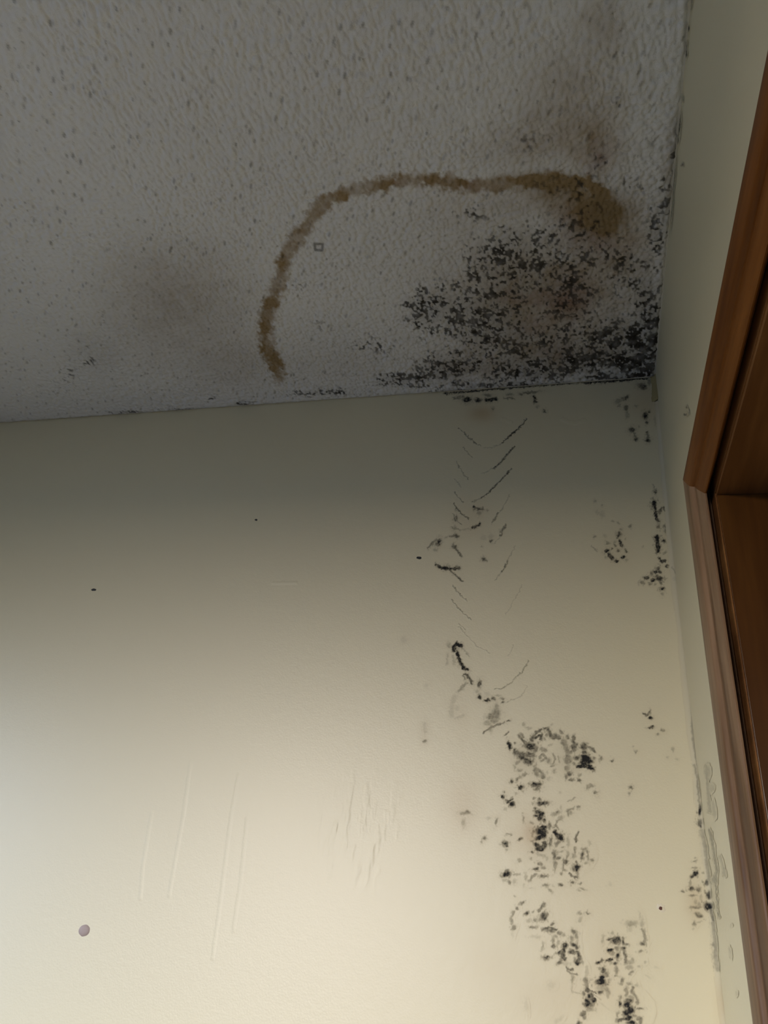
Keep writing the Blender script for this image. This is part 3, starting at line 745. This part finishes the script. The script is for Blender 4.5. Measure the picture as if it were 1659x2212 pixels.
def ceiling_stain(V, hrel):
    x, y = V[:, 0], V[:, 1]
    px, py = project(V)
    a, b = x * 1000, y * 1000
    wx = px + 16 * (fbm(a / 16, b / 16, 101, 3) - 0.5) * 2
    wy = py + 12 * (fbm(a / 16, b / 16, 107, 3) - 0.5) * 2
    g = lambda L, X, Y: [s * np.exp(-(((X - cx) / rx) ** 2 + ((Y - cy) / ry) ** 2) ** 1.2) for (cx, cy, rx, ry, s) in L]
    inv = np.ones_like(x)
    for t in g(DENS, wx, wy):
        inv *= 1 - np.clip(t, 0, 0.93)
    dens = 1 - inv
    for t in g([q for q in DENS if q[3] < 8], px, py):
        dens = np.maximum(dens, np.clip(t, 0, 1))
    n = 0.55 * vnoise(a / 4.2, b / 5.0, 201) + 0.30 * vnoise(a / 2.3, b / 2.8, 207) + 0.35 * vnoise(a / 13, b / 13, 211)
    n = 0.5 + 0.5 * np.tanh((n / 1.2 - 0.5) * 5.2)
    n = n - 0.22 * (hrel - 0.45)
    thr = 1 - dens * (0.49 + 0.30 * dens)
    sp = sstep(thr - 0.10, thr + 0.20, n) * np.clip(dens * 2.4, 0, 1)
    sp = sp * (0.82 + 0.17 * np.clip(dens, 0, 1)) * (0.75 + 0.35 * vnoise(a / 9, b / 9, 219))
    # a thin film of spores between the specks
    film = 0.34 * sstep(0.25, 1.0, dens)
    for t in g(SMEAR, wx, wy):
        film = np.maximum(film, t * (0.5 + 0.9 * fbm(a / 9, b / 9, 223, 3)))
    mold = np.maximum(sp, film)
    # sparse elongated dark specks coloured over the whole ceiling
    ca, sa = math.cos(0.55), math.sin(0.55)
    p, q = (a * ca + b * sa), (-a * sa + b * ca)
    ip, iq = np.floor(p / 9), np.floor(q / 26)
    speck = np.zeros_like(x)
    for dx in (-1, 0, 1):
        for dy in (-1, 0, 1):
            cx, cy = ip + dx, iq + dy
            on = hash2(cx, cy, 301) < 0.42
            ox, oy, sz = hash2(cx, cy, 302), hash2(cx, cy, 303), hash2(cx, cy, 304)
            d = np.sqrt(((p / 9 - cx - ox) / (0.12 + 0.14 * sz)) ** 2 + ((q / 26 - cy - oy) / (0.07 + 0.15 * sz)) ** 2)
            speck = np.maximum(speck, np.where(on, (0.22 + 0.45 * hash2(cx, cy, 305)) * sstep(1.3, 0.4, d), 0))
    mold = np.maximum(mold, speck * 0.8)
    # the small square mark
    mold = np.maximum(mold, field(px, py, (0, 0, 1, [(MARK, 4, .65)])))
    # brown ring
    rx_ = px + 15 * (fbm(a / 9, b / 9, 401, 4) - 0.5) * 2
    ry_ = py + 15 * (fbm(a / 9, b / 9, 407, 4) - 0.5) * 2
    rf = field(rx_, ry_, (0, 0, 1, [(RING, 30, 1.0)]))
    ring = rf * np.clip(0.30 + 1.0 * fbm(a / 22, b / 22, 411, 4), 0, 1)
    tint = sum(g(TINT, wx, wy))
    red = sum(g(RED, wx, wy)) * (0.35 + 1.1 * fbm(a / 7, b / 7, 421, 3))
    S = np.zeros((len(x), 4))
    S[:, 0] = np.clip(mold, 0, 1)
    S[:, 1] = np.clip(np.maximum(ring * 0.95, 0) + 1.25 * tint * (0.5 + 0.9 * fbm(a / 20, b / 20, 431, 3)), 0, 0.96)
    S[:, 2] = np.clip(red * 0.7, 0, 0.8)
    S[:, 3] = 1
    return S, np.maximum(dens, 0), rf


# ------------------------------------------------------------------ room shell
def xr_at(y, z):
    """the right wall leans by a few millimetres towards the ceiling"""
    k = sstep(2.0, CEIL, z)
    return XR + k * (-0.005 + 0.009 * np.clip((y - 0.4) / 0.6, -1.0, 1.1))


structure(boxes('floor', [(XL - .15, XR + .15, YF - .15, YB + .15, -0.1, 0)], M_FLOOR), 'grey carpeted floor of the room below the frame')
ceiling = structure(boxes('ceiling', [(XL - .15, XR + .15, YF - .15, YB + .15, CEIL, CEIL + 0.1)], M_SLAB),
                    'greyish white popcorn textured ceiling with a water stain and black mold in the corner')
x0, x1, z0, z1 = W3
structure(boxes('wall_front', [(XL - .15, x0, YF - .15, YF, 0, CEIL), (x1, XR + .15, YF - .15, YF, 0, CEIL),
                               (x0, x1, YF - .15, YF, 0, z0), (x0, x1, YF - .15, YF, z1, CEIL)], M_WALL2), 'slate blue painted wall with a window behind the viewer')
y0, y1, z0, z1 = W2
structure(boxes('wall_left', [(XL - .15, XL, YF, y0, 0, CEIL), (XL - .15, XL, y1, YB, 0, CEIL),
                              (XL - .15, XL, y0, y1, 0, z0), (XL - .15, XL, y0, y1, z1, CEIL)], M_WALL2),
          'slate blue painted wall with a window on the far left')


def wall_grid(us, vs, fn, flip):
    U, V = np.meshgrid(us, vs, indexing='ij')
    P = fn(U.ravel(), V.ravel())
    return P, grid_faces(len(us), len(vs), flip)


def merge(parts):
    Vs, Fs, n = [], [], 0
    for V, F in parts:
        Vs.append(V)
        Fs.append(F + n)
        n += len(V)
    return np.concatenate(Vs), np.concatenate(Fs)


def box_vf(x0, x1, y0, y1, z0, z1):
    V = np.array([(x0, y0, z0), (x1, y0, z0), (x1, y1, z0), (x0, y1, z0), (x0, y0, z1), (x1, y0, z1), (x1, y1, z1), (x0, y1, z1)], float)
    F = np.array([(3, 2, 1, 0), (4, 5, 6, 7), (0, 1, 5, 4), (1, 2, 6, 5), (2, 3, 7, 6), (3, 0, 4, 7)])
    return V, F


# back wall: a finely divided face with a solid wall behind it
us = np.concatenate([np.linspace(XL, -1.45, 12)[:-1], np.linspace(-1.45, XR + 0.012, 260)])
vs = np.concatenate([np.linspace(0, 1.25, 14)[:-1], np.linspace(1.25, CEIL, 200)])
V, F = merge([wall_grid(us, vs, lambda u, v: np.stack([u, np.full_like(u, YB), v], 1), False),
              box_vf(XL - .15, XR + .15, YB + 0.004, YB + .15, 0, CEIL)])
wall_back = structure(link('wall_back', mesh_np('wall_back', V, F, wall_stain(V)), M_WALL), 'cream satin painted wall with mold patches, damp stains and paint creases')
# right wall around the doorway
y0, y1, z0, z1 = (W1[0] - 0.034, W1[1] + 0.034, 0.0, W1[3] + 0.034)
R = lambda u, v: np.stack([xr_at(u, v), u, v], 1)
pieces = []
for (a, b, c, d, nu, nv) in ((YF, y0, 0, CEIL, 30, 30), (y0, y1, z1, CEIL, 120, 60), (y1, YB + .004, 0, CEIL, 60, 200)):
    pieces.append(wall_grid(np.linspace(a, b, nu), np.linspace(c, d, nv), R, False))
    pieces.append(box_vf(XR + 0.012, XR + .15, a, b, c, d))
V, F = merge(pieces)
S0 = np.zeros((len(V), 4))
S0[:, 3] = 1
wall_right = structure(link('wall_right', mesh_np('wall_right', V, F, S0), M_WALL), 'narrow cream painted strip of wall between the corner and the door casing')


# ------------------------------------------------------------------ popcorn ceiling with its stain and mold
def steps(a, b, s):
    return np.linspace(a, b, int(round((b - a) / s)) + 1)


xs = np.concatenate([steps(-1.40, -0.62, 0.0022)[:-1], steps(-0.62, XR + 0.006, 0.00145)])
ys = np.concatenate([steps(0.10, 0.50, 0.0024)[:-1], steps(0.50, YB - 0.0005, 0.0017)])
X, Y = np.meshgrid(xs, ys, indexing='ij')
x, y = X.ravel(), Y.ravel()
h1 = lumps(x + 0.002 * vnoise(x * 300, y * 300, 5), y, 0.0072, 11, 0.6)
h2 = lumps(x, y + 0.001 * vnoise(x * 500, y * 500, 6), 0.0044, 23, 0.85)
hh = np.maximum(h1 * 0.0032, h2 * 0.0026) * (0.55 + 0.75 * fbm(x * 22, y * 22, 3))
gap_b = (YB - y) - 0.0045 * fbm(x * 140, y * 0 + 3, 41, 3)
gap_r = (xr_at(y, CEIL) - x) - 0.0010 - 0.004 * fbm(y * 120, x * 0 + 8, 43, 3)
edge = np.clip(np.minimum(gap_b, gap_r) / 0.0035, -0.6, 1)
zz = CEIL - 0.0004 - np.where(edge > 0, (0.0009 + hh) * np.sqrt(np.maximum(edge, 0)), edge * 0.002)
V = np.stack([x, y, zz], 1)
S, dens, ring = ceiling_stain(V, hh / 0.0035)
F = grid_faces(len(xs), len(ys), True)
fd = dens[F].max(1)
fr = ring[F].max(1)
inroom = (x < xr_at(y, CEIL) + 0.001)[F].all(1)
m_mold = (fd > 0.26) & inroom
m_ring = (fr > 0.35) & ~m_mold & inroom
m_pop = ~m_mold & ~m_ring & inroom
o = link('popcorn_texture', mesh_np('popcorn_texture', *keep_faces(V, F, S, m_pop)), M_POP, ceiling)
o['kind'] = 'stuff'
o = link('water_stain', mesh_np('water_stain', *keep_faces(V, F, S, m_ring)), M_POP, ceiling)
o['label'] = 'brown curved rim of the dried water stain on the popcorn ceiling'
o['kind'] = 'stuff'
o = link('black_mold', mesh_np('black_mold', *keep_faces(V, F, S, m_mold)), M_POP)
thing(o, 'dense black mold speckling the popcorn ceiling in the corner, inside the brown stain', 'mold')
o['kind'] = 'stuff'

# ------------------------------------------------------------------ mold and paint on the walls
build_patches()

# bead of caulk and paint down the corner
def bead(name, za, zb, rad, mat, parent, n, seed):
    zs = np.linspace(za, zb, n)
    k = 12
    V = []
    for z in zs:
        r = rad * (0.75 + 0.5 * float(fbm(np.array([z * 26.0]), np.array([seed * 1.0]), seed, 3)[0]))
        xr = float(xr_at(np.array([YB]), np.array([z]))[0])
        for j in range(k):
            a = j / (k - 1) * math.pi / 2
            V.append((xr - r + r * math.sin(a) + 0.0001, YB - r + r * math.cos(a) + 0.0001, z))
    V = np.array(V)
    F = grid_faces(n, k, False)
    st = np.zeros((len(V), 4))
    st[:, 3] = 1
    if mat is M_BEAD:
        st = corner_stain(V)
    return link(name, mesh_np(name, V, F, st), mat, parent)


bead('paint_bead', 1.2, CEIL - 0.058, 0.0080, M_BEAD, wall_right, 1200, 5)
o = bead('caulk', CEIL - 0.058, CEIL, 0.0115, M_CAULK, wall_right, 60, 9)
o['label'] = 'yellowed strip of caulk in the corner under the ceiling'

# ------------------------------------------------------------------ doorway with stained wood casing, and the two windows
win = bpy.data.objects.new('door_1', None)
win.location = (XR, W1[1], 0)
COL.objects.link(win)
structure(win, 'doorway in the right wall with brown stained wood casing and deep dark jamb')

CW = 0.0635                                    # casing: w from its outer edge to its inner edge, t out from the wall
PROF = [(0.0, 0.0), (0.0, 0.0150), (0.0006, 0.0166), (0.0018, 0.0176), (0.004, 0.0180), (0.020, 0.0179), (0.0315, 0.0172),
        (0.0335, 0.0166), (0.0350, 0.0148), (0.0362, 0.0128), (0.0380, 0.0122), (0.0400, 0.0126), (0.050, 0.0118),
        (0.0600, 0.0098), (0.0625, 0.0092), (0.0635, 0.0080), (0.0635, 0.0066), (0.0460, 0.0066), (0.0460, 0.0)]
YI, ZI = 0.6800, W1[3] + 0.006                 # inner edges of the casing
YI0 = W1[0] - 0.006


def shift(o, parent):
    o.parent = parent
    o.matrix_parent_inverse = Matrix.Translation(-Vector(parent.location))
    return o


def casing(name, path, mat):
    """path(w, s): point on the wall for distance w across and end s (0 or 1)"""
    n = 24
    V = []
    for i in range(n):
        for (w, t) in PROF:
            a, b = np.array(path(w, 0.0)), np.array(path(w, 1.0))
            p = a + (b - a) * i / (n - 1)
            V.append((XR - t + 0.0006 - (0.0002 if t > 0 else 0), p[0], p[1]))
    V = np.array(V)
    me = mesh_np(name, V, grid_faces(n, len(PROF)))
    bm = bmesh.new()
    bm.from_mesh(me)
    bmesh.ops.recalc_face_normals(bm, faces=bm.faces[:])
    bm.to_mesh(me)
    bm.free()
    o = link(name, me, mat, None, True)
    try:
        me.set_sharp_from_angle(angle=math.radians(35))
    except Exception:
        pass
    return shift(o, win)


YO, ZO = YI + CW, ZI + CW
o = casing('casing', lambda w, s: ((YO - w) if s else (YI0 - CW + w), ZO - w), M_HEAD)
o['label'] = 'brown stained head casing running away over the doorway'
o = casing('casing', lambda w, s: (YO - w, (ZO - w) if s else 0.0), M_SIDE)
o['label'] = 'worn greyish brown side casing beside the corner'
casing('casing', lambda w, s: (YI0 - CW + w, (ZO - w) if s else 0.0), M_SIDE)
JX0, JX1 = XR + 0.0022, XR + 0.26
a, b, c, d = W1


def jamb(bl, mat, label=None):
    o = boxes('jamb', [bl], mat, None, 0.0005)
    if label:
        o['label'] = label
    return shift(o, win)


jamb((JX0, JX1, b, b + 0.0035, c, d - 0.0008), M_JAMB, 'dark brown side jamb facing the room, far side of the doorway')
jamb((JX0, JX1, a - 0.0035, a, c, d - 0.0008), M_JAMB)
jamb((JX0, JX1, a, b + 0.004, d, d + 0.0035), M_HJAMB, 'very dark brown head jamb, underside of the doorway recess')
# rough framing behind the jambs closes the joint, and a closed door leaf stands deep in the frame
shift(boxes('door_frame', [(XR + 0.0012, JX1, b + 0.0036, b + 0.0338, c, d + .0336), (XR + 0.0012, JX1, a - 0.0338, a - 0.0036, c, d + .0336),
                           (XR + 0.0012, JX1, a - .0036, b + .0036, d + 0.0036, d + 0.0336)], M_HJAMB), win)
lx = XR + 0.13
leaf = shift(boxes('door_leaf', [(lx, lx + .036, a + .002, b - .002, c + .006, d - .003)], M_JAMB, None, 0.002), win)
for (pa, pb, qa, qb) in ((a + .11, b - .11, 1.05, d - .12), (a + .11, b - .11, .20, .92)):
    o = boxes('door_panel', [(lx - .006, lx + .004, pa, pb, qa, qb)], M_JAMB, None, 0.003)
    o.parent = leaf
    o.matrix_parent_inverse = Matrix.Translation(-Vector(win.location))

win2 = bpy.data.objects.new('window_1', None)
y0, y1, z0, z1 = W2
win2.location = (XL, y0, z0)
COL.objects.link(win2)
structure(win2, 'window in the left wall, outside the view')
shift(boxes('window_frame', [(XL - .14, XL + .01, y0, y0 + .05, z0, z1), (XL - .14, XL + .01, y1 - .05, y1, z0, z1),
                             (XL - .14, XL + .01, y0 + .05, y1 - .05, z0, z0 + .05), (XL - .14, XL + .01, y0 + .05, y1 - .05, z1 - .05, z1)], M_SIDE), win2)
shift(boxes('pane', [(XL - .10, XL - .096, y0 + .05, y1 - .05, z0 + .05, z1 - .05)], M_GLASS), win2)


win3 = bpy.data.objects.new('window_2', None)
x0, x1, z0, z1 = W3
win3.location = (x0, YF, z0)
COL.objects.link(win3)
structure(win3, 'window in the front wall behind the viewer')
shift(boxes('window_frame', [(x0, x0 + .05, YF - .14, YF + .01, z0, z1), (x1 - .05, x1, YF - .14, YF + .01, z0, z1),
                             (x0 + .05, x1 - .05, YF - .14, YF + .01, z0, z0 + .05), (x0 + .05, x1 - .05, YF - .14, YF + .01, z1 - .05, z1)], M_SIDE), win3)
shift(boxes('pane', [(x0 + .05, x1 - .05, YF - .10, YF - .096, z0 + .05, z1 - .05)], M_GLASS), win3)


# ------------------------------------------------------------------ small things on the back wall
def dome(name, c, rad, height, mat, seed=0, rag=0.0, parent=None, tall=1.0):
    bm = bmesh.new()
    n, rings = 28, 5
    prev = None
    top = bm.verts.new((c[0], YB - height, c[2]))
    for k in range(1, rings + 1):
        f = k / rings
        row = []
        for i in range(n):
            a = 2 * math.pi * i / n
            rr = rad * f * (1 + rag * (hash2(np.array([i // 2]), np.array([seed]), 7)[0] - 0.5))
            row.append(bm.verts.new((c[0] + rr * math.cos(a), YB - height * (1 - f ** 3) + (0.0002 if k == rings else 0), c[2] + tall * rr * math.sin(a))))
        for i in range(n):
            if prev is None:
                bm.faces.new((top, row[i], row[(i + 1) % n]))
            else:
                bm.faces.new((prev[i], row[i], row[(i + 1) % n], prev[(i + 1) % n]))
        prev = row
    o = obj_bm(name, bm, mat, parent, 0, True)
    return o


o = dome('screw_cap', on_back(182, 2010), 0.0090, 0.0014, M_PLUG, 3, 0.06, None, 0.82)
thing(o, 'round greyish mauve screw cap low on the left of the cream wall', 'cap')
n = dome('nail', on_back(1427, 1962), 0.0021, 0.0016, M_RUST, 5, 0.3)
thing(n, 'tiny rusty nail head ringed by pale filler near the right corner', 'nail')
dome('filler_ring', on_back(1428, 1961), 0.0052, 0.0004, M_FILL, 6, 0.5, n)
for (px, py, a, b, ang, lab) in ((202, 1274, 7.5, 3.4, 0.05, 'tiny black fleck alone on the left of the cream wall'),
                                 (905, 1205, 6, 3.6, 0.1, 'tiny black fleck left of the creased moldy streak'),
                                 (553, 1123, 4, 2.6, 0.3, 'tiny dark fleck on the shaded wall under the ceiling')):
    c = on_back(px, py)
    o = dome('dirt_fleck', c, 1.0, 0.0006, mold_mat(), px, 0.3)
    s = 0.00078
    for v in o.data.vertices:
        dx, dz = v.co.x - c[0], v.co.z - c[2]
        dx, dz = dx * a * s, dz * b * s
        v.co.x = c[0] + dx * math.cos(ang) + dz * math.sin(ang)
        v.co.z = c[2] - dx * math.sin(ang) + dz * math.cos(ang)
    thing(o, lab, 'fleck', 'dark flecks on the cream wall')
